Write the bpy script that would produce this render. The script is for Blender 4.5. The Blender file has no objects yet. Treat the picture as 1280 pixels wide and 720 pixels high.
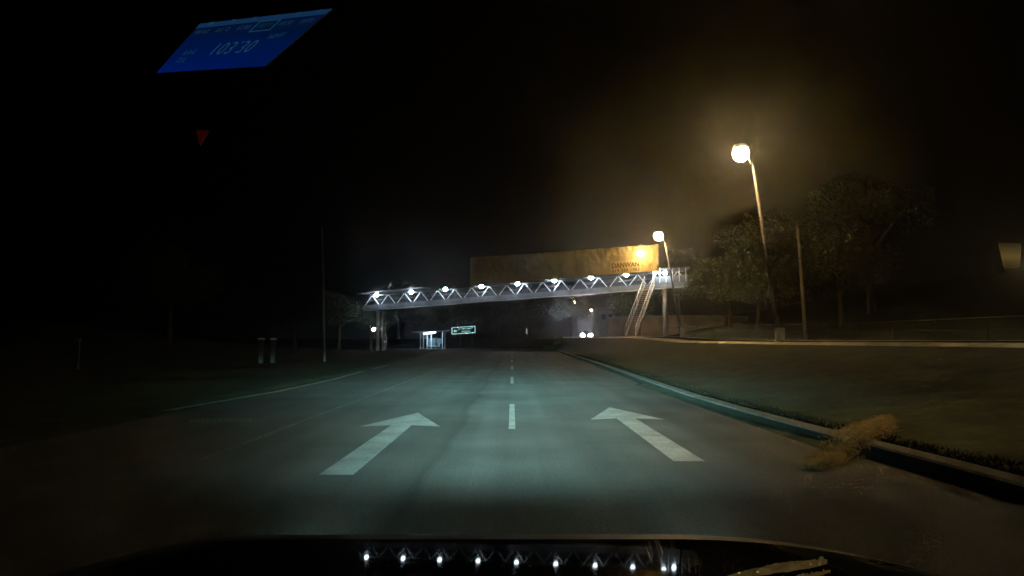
import bpy, bmesh, math, random
from mathutils import Vector, Matrix, noise
R = math.radians
sc = bpy.context.scene
COL = sc.collection

# ------------------------------------------------------------------ camera
CAMZ, PITCH, F = 1.30, R(4.26), 900.0
cam = bpy.data.objects.new('camera', bpy.data.cameras.new('camera'))
COL.objects.link(cam)
cam.location = (0, 0, CAMZ)
cam.rotation_euler = (math.pi/2 + PITCH, 0, 0)
cam.data.sensor_width = 36.0
cam.data.lens = 36.0*F/1280.0
cam.data.clip_start = 0.05
cam.data.clip_end = 3000
sc.camera = cam

# ------------------------------------------------------------------ night sky
w = bpy.data.worlds.new('World'); sc.world = w; w.use_nodes = True
wn = w.node_tree
bg = wn.nodes['Background']
sky = wn.nodes.new('ShaderNodeTexSky'); sky.sky_type = 'NISHITA'; sky.sun_disc = False
sky.sun_elevation = R(-6); sky.sun_rotation = R(200)
wn.links.new(sky.outputs['Color'], bg.inputs['Color'])
bg.inputs['Strength'].default_value = 0.0003

# ------------------------------------------------------------------ exposure
sc.view_settings.view_transform = 'Standard'
sc.view_settings.look = 'None'
sc.view_settings.gamma = 1.0
sc.view_settings.exposure = 3.0
sc.cycles.use_denoising = True
sc.cycles.volume_bounces = 0
sc.cycles.max_bounces = 5
sc.cycles.sample_clamp_indirect = 2.0
sc.cycles.caustics_reflective = False
sc.cycles.caustics_refractive = False

# tuning values
HAZE_D, HAZE_G = 0.0008, 0.87
P_STREET = 1350.0
P_BRIDGE = 20.0
P_HEAD = 36000.0
SODIUM = (1.0, 0.58, 0.15)
COOL = (0.42, 0.70, 1.0)
BEAM = (0.47, 1.0, 0.94)

# ------------------------------------------------------------------ helpers
def at(px, py, Y):
    """point of the place seen in the photograph at px,py, Y metres ahead"""
    u = (px-640)/F; v = (360-py)/F
    d = Vector((u, math.cos(PITCH)-v*math.sin(PITCH), math.sin(PITCH)+v*math.cos(PITCH)))
    return Vector((0, 0, CAMZ)) + d*(Y/d.y)

def lerp(a, b, t): return a+(b-a)*t
def interp(tab, t):
    if t <= tab[0][0]: return tab[0][1]
    for (a, x), (b, y) in zip(tab, tab[1:]):
        if t <= b: return lerp(x, y, (t-a)/(b-a))
    return tab[-1][1]
def smooth(t):
    t = max(0.0, min(1.0, t)); return t*t*(3-2*t)

class MB:
    def __init__(s): s.v = []; s.f = []
    def add(s, vs, fs):
        n = len(s.v); s.v += [tuple(p) for p in vs]; s.f += [tuple(i+n for i in f) for f in fs]
    def box(s, c, size, rot=None, taper=1.0):
        x, y, z = [k/2 for k in size]; vs = []
        for dz, t in ((-z, 1.0), (z, taper)):
            for dx, dy in ((-x, -y), (x, -y), (x, y), (-x, y)):
                p = Vector((dx*t, dy*t, dz))
                if rot is not None: p = rot @ p
                vs.append(p+Vector(c))
        s.add(vs, [(3, 2, 1, 0), (4, 5, 6, 7), (0, 1, 5, 4), (1, 2, 6, 5), (2, 3, 7, 6), (3, 0, 4, 7)])
    def beam(s, a, b, wd, ht):
        a = Vector(a); b = Vector(b); d = (b-a); L = d.length; d.normalize()
        up = Vector((0, 0, 1))
        if abs(d.dot(up)) > 0.99: up = Vector((0, 1, 0))
        sx = d.cross(up).normalized(); uz = sx.cross(d).normalized()
        vs = []
        for p in (a, b):
            for i, j in ((-1, -1), (1, -1), (1, 1), (-1, 1)):
                vs.append(p+sx*wd/2*i+uz*ht/2*j)
        s.add(vs, [(0, 1, 2, 3), (7, 6, 5, 4), (0, 4, 5, 1), (1, 5, 6, 2), (2, 6, 7, 3), (3, 7, 4, 0)])
    def tube(s, pts, rad, n=8):
        pts = [Vector(p) for p in pts]
        if not isinstance(rad, (list, tuple)): rad = [rad]*len(pts)
        vs = []; fs = []
        for i, p in enumerate(pts):
            d = (pts[min(i+1, len(pts)-1)]-pts[max(i-1, 0)]).normalized()
            up = Vector((0, 0, 1)) if abs(d.z) < 0.9 else Vector((0, 1, 0))
            a = d.cross(up).normalized(); b = a.cross(d)
            for k in range(n):
                t = 2*math.pi*k/n
                vs.append(p+(a*math.cos(t)+b*math.sin(t))*rad[i])
        for i in range(len(pts)-1):
            for k in range(n):
                k2 = (k+1) % n
                fs.append((i*n+k, i*n+k2, (i+1)*n+k2, (i+1)*n+k))
        fs.append(tuple(range(n-1, -1, -1))); fs.append(tuple((len(pts)-1)*n+k for k in range(n)))
        s.add(vs, fs)
    def ball(s, c, r, seg=12, rings=8, sq=(1, 1, 1)):
        vs = []; fs = []
        for i in range(rings+1):
            a = math.pi*i/rings
            for k in range(seg):
                t = 2*math.pi*k/seg
                vs.append((c[0]+r*sq[0]*math.sin(a)*math.cos(t), c[1]+r*sq[1]*math.sin(a)*math.sin(t), c[2]+r*sq[2]*math.cos(a)))
        for i in range(rings):
            for k in range(seg):
                k2 = (k+1) % seg
                fs.append((i*seg+k, (i+1)*seg+k, (i+1)*seg+k2, i*seg+k2))
        s.add(vs, fs)
    def build(s, name, mat=None, parent=None, smooth_=False):
        me = bpy.data.meshes.new(name); me.from_pydata(s.v, [], s.f)
        bm = bmesh.new(); bm.from_mesh(me)
        if len(s.f) < 20000:
            bmesh.ops.remove_doubles(bm, verts=bm.verts, dist=1e-5)
            bmesh.ops.recalc_face_normals(bm, faces=bm.faces)
        bm.to_mesh(me); bm.free()
        if smooth_:
            for p in me.polygons: p.use_smooth = True
        o = bpy.data.objects.new(name, me); COL.objects.link(o)
        if mat: me.materials.append(mat)
        if parent:
            o.parent = parent
            o.matrix_parent_inverse = Matrix.Translation(-parent.location) if parent.type == 'EMPTY' else Matrix()
        return o

def bevel(o, wd=0.02, seg=2):
    bm = bmesh.new(); bm.from_mesh(o.data)
    bmesh.ops.bevel(bm, geom=list(bm.edges), offset=wd, segments=seg, affect='EDGES', clamp_overlap=True)
    bm.to_mesh(o.data); bm.free(); return o

def tag(o, label=None, cat=None, group=None, kind=None):
    if label: o['label'] = label
    if cat: o['category'] = cat
    if group: o['group'] = group
    if kind: o['kind'] = kind
    return o
def empty(name, loc, label, cat, group=None):
    o = bpy.data.objects.new(name, None); COL.objects.link(o); o.location = loc
    o.empty_display_size = 0.2
    return tag(o, label, cat, group)

def copy_tree(o, loc, label):
    r = o.copy(); COL.objects.link(r); r.location = loc; r['label'] = label
    for ch in [c for c in bpy.data.objects if c.parent == o]:
        c = ch.copy(); COL.objects.link(c); c.parent = r
        for g in [g for g in bpy.data.objects if g.parent == ch]:
            d = g.copy(); COL.objects.link(d); d.parent = c
    return r

# ------------------------------------------------------------------ materials
def mat(name, col, rough=0.7, metal=0.0, var=0.15, scale=6.0, spec=0.5, bump=0.0, coat=0.0, col2=None, coords='Object'):
    m = bpy.data.materials.new(name); m.use_nodes = True
    n = m.node_tree; b = n.nodes['Principled BSDF']
    b.inputs['Roughness'].default_value = rough; b.inputs['Metallic'].default_value = metal
    b.inputs['Specular IOR Level'].default_value = spec
    b.inputs['Coat Weight'].default_value = coat; b.inputs['Coat Roughness'].default_value = 0.02
    tc = n.nodes.new('ShaderNodeTexCoord'); nt = n.nodes.new('ShaderNodeTexNoise')
    nt.inputs['Scale'].default_value = scale; nt.inputs['Detail'].default_value = 6
    n.links.new(tc.outputs[coords], nt.inputs['Vector'])
    mx = n.nodes.new('ShaderNodeMix'); mx.data_type = 'RGBA'
    c2 = col2 or tuple(c*(1-var*2) for c in col)
    cr = n.nodes.new('ShaderNodeMapRange'); cr.inputs[1].default_value = 0.35; cr.inputs[2].default_value = 0.65
    n.links.new(nt.outputs['Fac'], cr.inputs[0]); n.links.new(cr.outputs[0], mx.inputs['Factor'])
    mx.inputs[6].default_value = (*col, 1); mx.inputs[7].default_value = (*c2, 1)
    n.links.new(mx.outputs[2], b.inputs['Base Color'])
    if bump:
        bp = n.nodes.new('ShaderNodeBump'); bp.inputs['Strength'].default_value = bump; bp.inputs['Distance'].default_value = 0.05
        n2 = n.nodes.new('ShaderNodeTexNoise'); n2.inputs['Scale'].default_value = scale*5; n2.inputs['Detail'].default_value = 4
        n.links.new(tc.outputs[coords], n2.inputs['Vector'])
        n.links.new(n2.outputs['Fac'], bp.inputs['Height']); n.links.new(bp.outputs['Normal'], b.inputs['Normal'])
    return m
def emis(name, col, strength, sample=False):
    m = bpy.data.materials.new(name); m.use_nodes = True
    b = m.node_tree.nodes['Principled BSDF']
    b.inputs['Base Color'].default_value = (0.02, 0.02, 0.02, 1)
    b.inputs['Emission Color'].default_value = (*col, 1); b.inputs['Emission Strength'].default_value = strength
    if not sample: m.cycles.emission_sampling = 'NONE'
    return m

# asphalt: aggregate grain, worn patches, tar seams and tyre tracks
def asphalt(name, base, seams=True):
    m = bpy.data.materials.new(name); m.use_nodes = True
    n = m.node_tree; b = n.nodes['Principled BSDF']; L = n.links.new
    tc = n.nodes.new('ShaderNodeTexCoord')
    def N(scale, det=5, mapv=None):
        t = n.nodes.new('ShaderNodeTexNoise'); t.inputs['Scale'].default_value = scale; t.inputs['Detail'].default_value = det
        if mapv:
            mp = n.nodes.new('ShaderNodeMapping'); mp.inputs['Scale'].default_value = mapv
            L(tc.outputs['Object'], mp.inputs['Vector']); L(mp.outputs[0], t.inputs['Vector'])
        else: L(tc.outputs['Object'], t.inputs['Vector'])
        return t.outputs['Fac']
    def M(op, a, c, d=None):
        t = n.nodes.new('ShaderNodeMath'); t.operation = op
        for i, q in enumerate((a, c, d)):
            if q is None: continue
            if hasattr(q, 'links') or hasattr(q, 'is_linked'): L(q, t.inputs[i])
            else: t.inputs[i].default_value = q
        return t.outputs[0]
    g = M('MULTIPLY_ADD', N(38, 4), 1.5, 0.25)
    p = M('MULTIPLY_ADD', N(0.5, 6), 1.5, 0.25)
    s = M('MULTIPLY_ADD', N(1.0, 4, (2.2, 0.05, 1)), 0.9, 0.55)
    tot = M('MULTIPLY', M('MULTIPLY', g, p), s)
    if seams:
        sep = n.nodes.new('ShaderNodeSeparateXYZ'); L(tc.outputs['Object'], sep.inputs[0])
        wob = M('MULTIPLY_ADD', N(0.25, 3), 0.7, -0.35)
        xx = M('ADD', sep.outputs['X'], wob)
        for x0, wd, k in ((-0.85, 0.10, 0.30), (-0.95, 0.5, 0.28), (0.95, 0.4, 0.15), (2.7, 0.35, 0.15), (-2.6, 0.35, 0.15)):
            d = M('ABSOLUTE', M('SUBTRACT', xx, x0), 0.0)
            mk = M('MULTIPLY', M('SUBTRACT', 1.0, M('MINIMUM', M('DIVIDE', d, wd), 1.0)), k)
            tot = M('MULTIPLY', tot, M('SUBTRACT', 1.0, mk))
    mx = n.nodes.new('ShaderNodeMix'); mx.data_type = 'RGBA'
    mx.inputs[6].default_value = (0, 0, 0, 1); mx.inputs[7].default_value = (*base, 1)
    mx.clamp_factor = False
    L(tot, mx.inputs['Factor']); L(mx.outputs[2], b.inputs['Base Color'])
    b.inputs['Roughness'].default_value = 0.9; b.inputs['Specular IOR Level'].default_value = 0.12
    bp = n.nodes.new('ShaderNodeBump'); bp.inputs['Strength'].default_value = 0.5; bp.inputs['Distance'].default_value = 0.01
    L(N(45, 3), bp.inputs['Height']); L(bp.outputs['Normal'], b.inputs['Normal'])
    return m

# worn road paint: chipped so that asphalt shows through
def paint(name, col, wear=0.35):
    m = mat(name, col, 0.6, var=0.22, scale=2.2)
    n = m.node_tree; L = n.links.new
    out = n.nodes['Material Output']; b = n.nodes['Principled BSDF']
    tr = n.nodes.new('ShaderNodeBsdfTransparent'); mx = n.nodes.new('ShaderNodeMixShader')
    tc = n.nodes.new('ShaderNodeTexCoord'); nt = n.nodes.new('ShaderNodeTexNoise'); nt.inputs['Scale'].default_value = 22; nt.inputs['Detail'].default_value = 8
    nt.inputs['Roughness'].default_value = 0.7
    L(tc.outputs['Object'], nt.inputs['Vector'])
    mr = n.nodes.new('ShaderNodeMapRange'); mr.inputs[1].default_value = wear-0.04; mr.inputs[2].default_value = wear+0.06
    L(nt.outputs['Fac'], mr.inputs[0]); L(mr.outputs[0], mx.inputs[0]); L(tr.outputs[0], mx.inputs[1]); L(b.outputs[0], mx.inputs[2])
    L(mx.outputs[0], out.inputs['Surface'])
    return m

M_ASPH = asphalt('asphalt', (0.066, 0.068, 0.068))
M_ASPH2 = asphalt('asphalt_opposite', (0.07, 0.066, 0.06), False)
M_PAINT = paint('road_paint', (0.25, 0.265, 0.275), 0.37)
M_PAINTW = paint('worn_paint', (0.24, 0.26, 0.25), 0.50)
M_PAINTF = paint('faded_edge_paint', (0.15, 0.15, 0.14), 0.47)
M_GRASS = mat('grass_ground', (0.030, 0.040, 0.022), 0.95, scale=1.3, bump=0.6, col2=(0.014, 0.018, 0.010), spec=0.1)
M_BLADE = mat('grass_blades', (0.012, 0.010, 0.006), 0.95, scale=2, col2=(0.006, 0.006, 0.004), spec=0.05)
M_KERB = mat('kerb_concrete', (0.055, 0.055, 0.052), 0.85, scale=2.2, bump=0.5, col2=(0.018, 0.02, 0.017))
M_KFACE = mat('shaded_kerb_face', (0.014, 0.014, 0.012), 0.9, scale=5, bump=0.4, col2=(0.007, 0.008, 0.006), spec=.1)  # vertical kerb faces darkened in colour to dull the headlight on them
M_KERB2 = mat('verge_kerb_concrete', (0.022, 0.018, 0.012), 0.85, scale=3, bump=0.3, col2=(0.015, 0.014, 0.01))
M_CONC = mat('concrete', (0.33, 0.31, 0.28), 0.85, scale=2, bump=0.2)
M_STEEL = mat('galvanised_steel', (0.42, 0.44, 0.46), 0.45, 0.35, scale=4)
M_DIRTY = mat('grimy_concrete', (0.05, 0.045, 0.04), 0.9, scale=4)
M_POLE = mat('weathered_pole', (0.07, 0.065, 0.06), 0.8, scale=4)
M_DKSTEEL = mat('dark_steel', (0.12, 0.12, 0.13), 0.5, 0.4)
M_BRPAINT = mat('bridge_paint', (0.36, 0.40, 0.42), 0.6, scale=1.5, col2=(0.25, 0.28, 0.30), bump=0.1)
M_BRDARK = mat('bridge_shade', (0.012, 0.022, 0.045), 0.7)  # dark copy for far-side bridge parts, shade put into the colour
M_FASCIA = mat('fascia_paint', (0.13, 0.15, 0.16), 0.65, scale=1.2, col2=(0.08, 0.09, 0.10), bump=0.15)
M_ROOF = mat('roof_sheet', (0.12, 0.13, 0.14), 0.6, scale=3)
M_BARK = mat('bark', (0.10, 0.075, 0.05), 0.9, scale=8, bump=0.5)
M_LEAF = mat('leaf', (0.075, 0.085, 0.03), 0.65, scale=0.7, col2=(0.04, 0.055, 0.02), spec=0.3)
M_LEAF2 = mat('leaf_dark', (0.04, 0.06, 0.028), 0.65, scale=0.7, col2=(0.02, 0.035, 0.015), spec=0.3)
M_WHITE = mat('white_enamel', (0.75, 0.76, 0.76), 0.4, scale=5, var=0.05)
M_BLACK = mat('black_plastic', (0.012, 0.012, 0.013), 0.45)
M_PAINTBLK = mat('black_car_paint', (0.004, 0.004, 0.005), 0.025, var=0.0, spec=0.0, coat=0.0)
M_PAINTBLK.node_tree.nodes['Principled BSDF'].inputs['IOR'].default_value = 1.018
M_PAINTBLK.node_tree.nodes['Principled BSDF'].inputs['Specular IOR Level'].default_value = 0.5

# ------------------------------------------------------------------ plan of the place
RIGHT = [(-20, 4.6), (0, 4.3), (6, 4.15), (9, 3.98), (12, 3.85), (16, 3.82), (22, 4.0), (28, 4.2), (42, 4.65), (60, 5.1), (80, 5.6), (100, 6.1), (117, 6.5)]
LEFT = [(-20, -6.6), (0, -6.6), (13, -6.4), (19, -6.0), (25, -6.05), (38, -6.7), (58, -7.9), (80, -9.3), (100, -10.6), (117, -11.6)]
CRX = [(-20, 11.9), (17, 11.9), (30, 11.8), (48, 11.7), (65, 11.2), (80, 8.9), (90, 7.8), (100, 6.9), (117, 7.3), (150, 9.5), (200, 14), (400, 40)]
CRZ = [(-20, 1.22), (17, 1.24), (30, 1.25), (48, 1.32), (65, 1.72), (80, 1.78), (100, 1.92), (150, 2.0), (400, 2.0)]
rd = []   # (left point, right point) pairs along the road
ys = [-20, -10, 0, 4, 7, 9, 11, 13, 16, 19, 22, 25, 28, 33, 38, 42, 50, 58, 70, 80, 90, 100, 110, 117]
for y in ys: rd.append(((interp(LEFT, y), y), (interp(RIGHT, y), y)))
rd += [((-12.6, 123), (6.4, 126)), ((-14.5, 128), (5.0, 133)), ((-18, 132), (1.5, 139)), ((-24, 136), (-6, 144)), ((-34, 139), (-20, 148.5)), ((-60, 143), (-55, 153)), ((-120, 150), (-118, 160))]
poly = [p[0] for p in rd] + [p[1] for p in reversed(rd)]

def seg_dist(px, py, a, b):
    dx = b[0]-a[0]; dy = b[1]-a[1]; t = ((px-a[0])*dx+(py-a[1])*dy)/(dx*dx+dy*dy); t = max(0, min(1, t))
    return math.hypot(px-a[0]-dx*t, py-a[1]-dy*t)
def road_info(x, y):
    ins = False; j = len(poly)-1
    for i in range(len(poly)):
        if (poly[i][1] > y) != (poly[j][1] > y):
            if x < (poly[j][0]-poly[i][0])*(y-poly[i][1])/(poly[j][1]-poly[i][1])+poly[i][0]: ins = not ins
        j = i
    dl = min(seg_dist(x, y, rd[i][0], rd[i+1][0]) for i in range(len(rd)-1))
    dr = min(seg_dist(x, y, rd[i][1], rd[i+1][1]) for i in range(len(rd)-1))
    return ins, dl, dr
def ground_z(x, y):
    ins, dl, dr = road_info(x, y)
    if ins: return -0.12 if min(dl, dr) > 0.5 else -0.06
    nz = noise.noise((x*0.15, y*0.15, 0))*0.25
    if dl < dr:
        return 0.06 + nz*smooth(dl/6)*0.6 + 6.0*smooth((dl-14)/60)
    cx = interp(CRX, y); cz = interp(CRZ, y); k = interp(RIGHT, y)
    if y > 117 and x < cx: return 0.1 + 1.8*smooth(dr/18) + nz*smooth(dr/8)
    if x < cx:
        t = max(0.0, min(1.0, (dr-0.25)/max(0.4, cx-k-0.25)))
        return 0.10 + (cz-0.14)*(0.35*t+0.65*smooth(t)) - 0.03
    if x < cx+9.4: return cz-0.05
    return cz-0.05 + nz*smooth((x-cx-9.4)/5) + 0.18*max(0, x-cx-11) - 0.11*max(0, x-cx-60)

xs = [-900, -500, -300, -200, -150, -120, -100, -85, -72] + [-62+2*i for i in range(20)] + [-22+0.5*i for i in range(96)] + [26+2*i for i in range(20)] + [68, 80, 95, 115, 150, 220, 350, 600, 900]
ysg = [-60, -30, -10] + [-4+1.0*i for i in range(60)] + [56+2*i for i in range(64)] + [186, 200, 220, 250, 300, 380, 500, 800, 1400]
g = MB()
for y in ysg:
    for x in xs:
        z = ground_z(x, y) if -20 < y < 260 else (1.5 if y > 0 else ground_z(x, -19))
        g.v.append((x, y, z))
nx = len(xs)
for j in range(len(ysg)-1):
    for i in range(nx-1):
        g.f.append((j*nx+i, j*nx+i+1, (j+1)*nx+i+1, (j+1)*nx+i))
go = g.build('ground', M_GRASS, smooth_=True); tag(go, kind='structure')

def strip(name, pairs, z, m, lab=None):
    s = MB()
    for a, b in pairs:
        for k in range(9):
            t = k/8; s.v.append((lerp(a[0], b[0], t), lerp(a[1], b[1], t), z if not callable(z) else z(lerp(a[1], b[1], t))))
    for i in range(len(pairs)-1):
        for k in range(8): s.f.append((i*9+k, i*9+k+1, (i+1)*9+k+1, (i+1)*9+k))
    o = s.build(name, m); tag(o, kind='structure'); return o
strip('road', rd, 0.0, M_ASPH)

oy = list(range(-20, 120, 6)) + [130, 150, 175, 200, 240, 300]
strip('opposite_road', [((interp(CRX, y)+2.6, y), (interp(CRX, y)+9.0, y)) for y in oy], lambda y: interp(CRZ, y)+0.01, M_ASPH2)

def kerb(name, line, side, h, wd, m, zf=lambda x, y: 0.0, gap=0.0):
    s = MB(); n = 0
    for i, (x, y) in enumerate(line):
        a = Vector(line[max(i-1, 0)]); b = Vector(line[min(i+1, len(line)-1)])
        d = (b-a).normalized(); nn = Vector((d.y, -d.x))*side
        z = zf(x, y)
        for off, zz in ((0, -0.12), (0, h-0.02), (0.025, h), (wd, h), (wd, -0.12)):
            s.v.append((x+nn.x*off, y+nn.y*off, z+zz))
    for i in range(len(line)-1):
        for k in range(4): s.f.append((i*5+k, i*5+k+1, i*5+k+6, i*5+k+5))
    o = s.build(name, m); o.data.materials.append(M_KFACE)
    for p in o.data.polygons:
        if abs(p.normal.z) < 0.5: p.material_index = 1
    return tag(o, kind='structure')
def dense(line, step=1.0):
    out = []
    for a, b in zip(line, line[1:]):
        n = max(1, int(math.hypot(b[0]-a[0], b[1]-a[1])/step))
        for k in range(n): out.append((lerp(a[0], b[0], k/n), lerp(a[1], b[1], k/n)))
    return out+[line[-1]]
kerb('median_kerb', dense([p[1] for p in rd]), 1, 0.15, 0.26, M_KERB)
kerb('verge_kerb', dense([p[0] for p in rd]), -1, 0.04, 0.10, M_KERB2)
kerb('opposite_kerb', [(interp(CRX, y), y) for y in range(-20, 240, 2)], 1, 0.05, 0.24, M_CONC, lambda x, y: interp(CRZ, y)-0.02)
ap = MB(); k0 = 0
for y in range(-20, 112, 2):
    cx, cz = interp(CRX, y), interp(CRZ, y); ww = min(.5, (cx-interp(RIGHT, y))*.2)
    for t in (0, .5, 1):
        x = cx-ww*(1-t); ap.v.append((x, y, lerp(max(ground_z(cx-ww, y), cz-.12)+.03, cz+.03, t)))
for i in range(65):
    for k in (0, 1): ap.f.append((i*3+k, i*3+k+1, i*3+k+4, i*3+k+3))
tag(ap.build('gutter', mat('pale_concrete', (.42, .38, .30), .9, scale=1.5, col2=(.25, .22, .17), bump=.3)), kind='structure')
# low retaining lip the crest kerb stands on, and a kerb on the near side of the opposite road
kerb('opposite_road_kerb', [(interp(CRX, y)+2.4, y) for y in range(-20, 240, 3)], 1, 0.10, 0.18, M_CONC, lambda x, y: interp(CRZ, y))

# ------------------------------------------------------------------ painted markings
def arrow(name, cx, y0, y1):
    s = MB(); L = y1-y0
    hw = 0.14 if True else 0
    head = y0+L*0.68
    s.add([(cx-0.17, y0, 0.004), (cx+0.17, y0, 0.004), (cx+0.16, head, 0.004), (cx-0.16, head, 0.004)], [(0, 1, 2, 3)])
    hy = y0+L*0.65
    s.add([(cx-0.16, head, 0.004), (cx+0.16, head, 0.004), (cx+0.62, hy, 0.004), (cx, y1, 0.004), (cx-0.62, hy, 0.004)], [(0, 1, 3), (1, 2, 3), (4, 0, 3)])
    return tag(s.build(name, M_PAINT), kind='structure')
arrow('lane_arrow', -1.72, 7.15, 13.3)
arrow('lane_arrow', 1.93, 7.95, 14.4)
s = MB()
for a in (10.85, 22.5, 34.0, 46, 58, 70, 82):
    s.add([(-0.05, a, 0.004), (0.05, a, 0.004), (0.05, a+4.3, 0.004), (-0.05, a+4.3, 0.004)], [(0, 1, 2, 3)])
tag(s.build('lane_dashes', M_PAINT), kind='structure')
s = MB()
for i, (a, b) in enumerate(zip(range(8, 60, 2), range(10, 62, 2))):
    s.add([(-3.48, a, 0.004), (-3.38, a, 0.004), (-3.38-0.0, b, 0.004), (-3.48, b, 0.004)], [(0, 1, 2, 3)])
tag(s.build('edge_line', M_PAINTF), kind='structure')
s = MB(); random.seed(4)
ring = [(-4.75+0.55*math.cos(t)*(1+0.25*random.uniform(-1, 1)), 12.0+0.38*math.sin(t)*(1+0.3*random.uniform(-1, 1)), 0.004) for t in [2*math.pi*k/26 for k in range(26)]]
s.add(ring, [tuple(range(26))])
tag(s.build('paint_patch', M_PAINTW), kind='structure')

# dark grass strip along the kerb
random.seed(8)
s = MB()
for i in range(15000):
    y = 5.5+((random.random())**1.5)*60
    x = interp(RIGHT, y)+0.30+random.random()*0.55
    z = 0.08; h = random.uniform(0.02, 0.07)+0.06*max(0, noise.noise((x*3, y*1.5, 2))); a = random.uniform(0, 6.28); ww = 0.012+0.0006*y
    dx, dy = math.cos(a)*ww, math.sin(a)*ww; lx, ly = random.uniform(-.06, .06), random.uniform(-.06, .06)
    s.add([(x-dx, y-dy, z), (x+dx, y+dy, z), (x+lx, y+ly, z+h)], [(0, 1, 2)])
tag(s.build('median_grass', M_BLADE), 'dark rough grass strip growing behind the right kerb', 'grass', kind='stuff')

# ------------------------------------------------------------------ trees
random.seed(21)
def make_crown(seed, rad, nclump, leaf, hgt=1.0):
    rnd = random.Random(seed); s = MB()
    for c in range(nclump):
        a = rnd.uniform(0, 6.283); el = math.asin(rnd.uniform(-0.5, 1)); rr = rad*rnd.uniform(0.45, 1.0)
        c0 = Vector((math.cos(a)*math.cos(el)*rr, math.sin(a)*math.cos(el)*rr, math.sin(el)*rr*0.8*hgt))
        cr = rad*rnd.uniform(0.16, 0.34)
        for k in range(int(230*(cr/rad/0.25)**2)):
            p = Vector((rnd.gauss(0, 1), rnd.gauss(0, 1), rnd.gauss(0, 0.75))); p = c0+p.normalized()*cr*rnd.random()**0.4
            l = leaf*rnd.uniform(0.6, 1.3)
            u = Vector((rnd.uniform(-1, 1), rnd.uniform(-1, 1), rnd.uniform(-1, 1))).normalized(); v = u.orthogonal().normalized()
            s.add([p-u*l, p+v*l*0.45, p+u*l, p-v*l*0.45], [(0, 1, 2, 3)])
    return s
CR = []
for i, sd in enumerate((1, 2, 3)):
    CR.append(make_crown(sd, 1.0, 56, 0.036))
def tree(x, y, h, r, label, kind=0, leafm=None, name='tree', group='trees on the slope beyond the opposite road'):
    z = ground_z(x, y)-0.1
    e = empty(name, (x, y, z), label, 'tree', group)
    rnd = random.Random(x*7+y)
    tk = MB(); top = h-r*0.9
    bend = rnd.uniform(-.5, .5)
    tk.tube([(0, 0, 0), (bend*0.3, 0, top*0.4), (bend*0.5, 0.1, top*0.8), (bend*0.7, 0, top+r*0.7)], [0.03*h, 0.024*h, 0.018*h, 0.006*h], 8)
    for k in range(6):
        a = k*1.05+rnd.random(); zz = top*rnd.uniform(0.55, 0.95)
        tk.tube([(bend*0.5, 0, zz), (math.cos(a)*r*0.35, math.sin(a)*r*0.35, zz+r*0.35), (math.cos(a)*r*0.75, math.sin(a)*r*0.75, zz+r*rnd.uniform(0.4, 0.9))], [0.012*h, 0.008*h, 0.003*h], 6)
    t = tk.build('trunk', M_BARK); t.parent = e
    key = 'crown_%d_%s' % (kind, (leafm or M_LEAF).name)
    if key not in tree.cache:
        me = bpy.data.meshes.new('crown'); me.from_pydata(CR[kind].v, [], CR[kind].f); me.materials.append(leafm or M_LEAF); tree.cache[key] = me
    c = bpy.data.objects.new('crown', tree.cache[key]); COL.objects.link(c); c.parent = e
    c.location = (bend*0.5, 0, top); c.scale = (r, r, r*rnd.uniform(0.85, 1.2)); c.rotation_euler = (0, 0, rnd.uniform(0, 6))
    return e
tree.cache = {}
RT = [
 (25.5, 84, 9.5, 4.6, 'low bushy tree just right of the staircase end of the bridge'),
 (24.5, 72, 8, 4.0, 'rounded amber-lit tree between the tallest street lamp and the plain grey pole'),
 (33, 92, 15, 6.0, 'tall amber-lit tree behind the low bushy tree right of the bridge'),
 (27.5, 60, 9, 4.4, 'leafy tree directly right of the plain grey pole'),
 (35, 70, 15, 5.6, 'tall dim tree rising behind the leafy tree right of the grey pole'),
 (24, 104, 12, 5.0, 'tree seen above the bridge deck end beyond its right stair'),
 (22, 122, 10, 5.0, 'dim tree behind the bridge between the stair and the pale building'),
 (13.5, 165, 11, 5.0, 'faint far tree left of the small far street lamp'),
]
for i, (x, y, h, r, lb) in enumerate(RT): tree(x, y, h, r, lb, i % 3, M_LEAF2 if x > 34 else M_LEAF)  # far-right tree takes the darker leaf colour to look unlit
LTT = [
 (-24, 100, 9, 4.2, 'tree beside the left end of the bridge, leaves catching its light'),
 (-20.5, 105, 7.5, 3.0, 'slim dark tree behind the bent lamp at the left end of the bridge'),
 (-33, 110, 12, 6, 'dark broad tree left of the bridge end'),
 (-38, 80, 11, 5, 'unlit tree left of the two pale gate posts'),
 (-13, 172, 12, 6, 'dark tree behind the white bordered direction sign'),
 (-26, 165, 13, 6.5, 'dark tree behind the bus shelter'),
 (-3, 176, 11, 5.5, 'dark tree right of the direction sign beyond the bend'),
 (4, 182, 10, 5, 'dark tree beyond the bend above the amber bank'),
]
for i, (x, y, h, r, lb) in enumerate(LTT): tree(x, y, h, r, lb, i % 3, M_LEAF2, group='dark trees left of and beyond the road')

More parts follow.
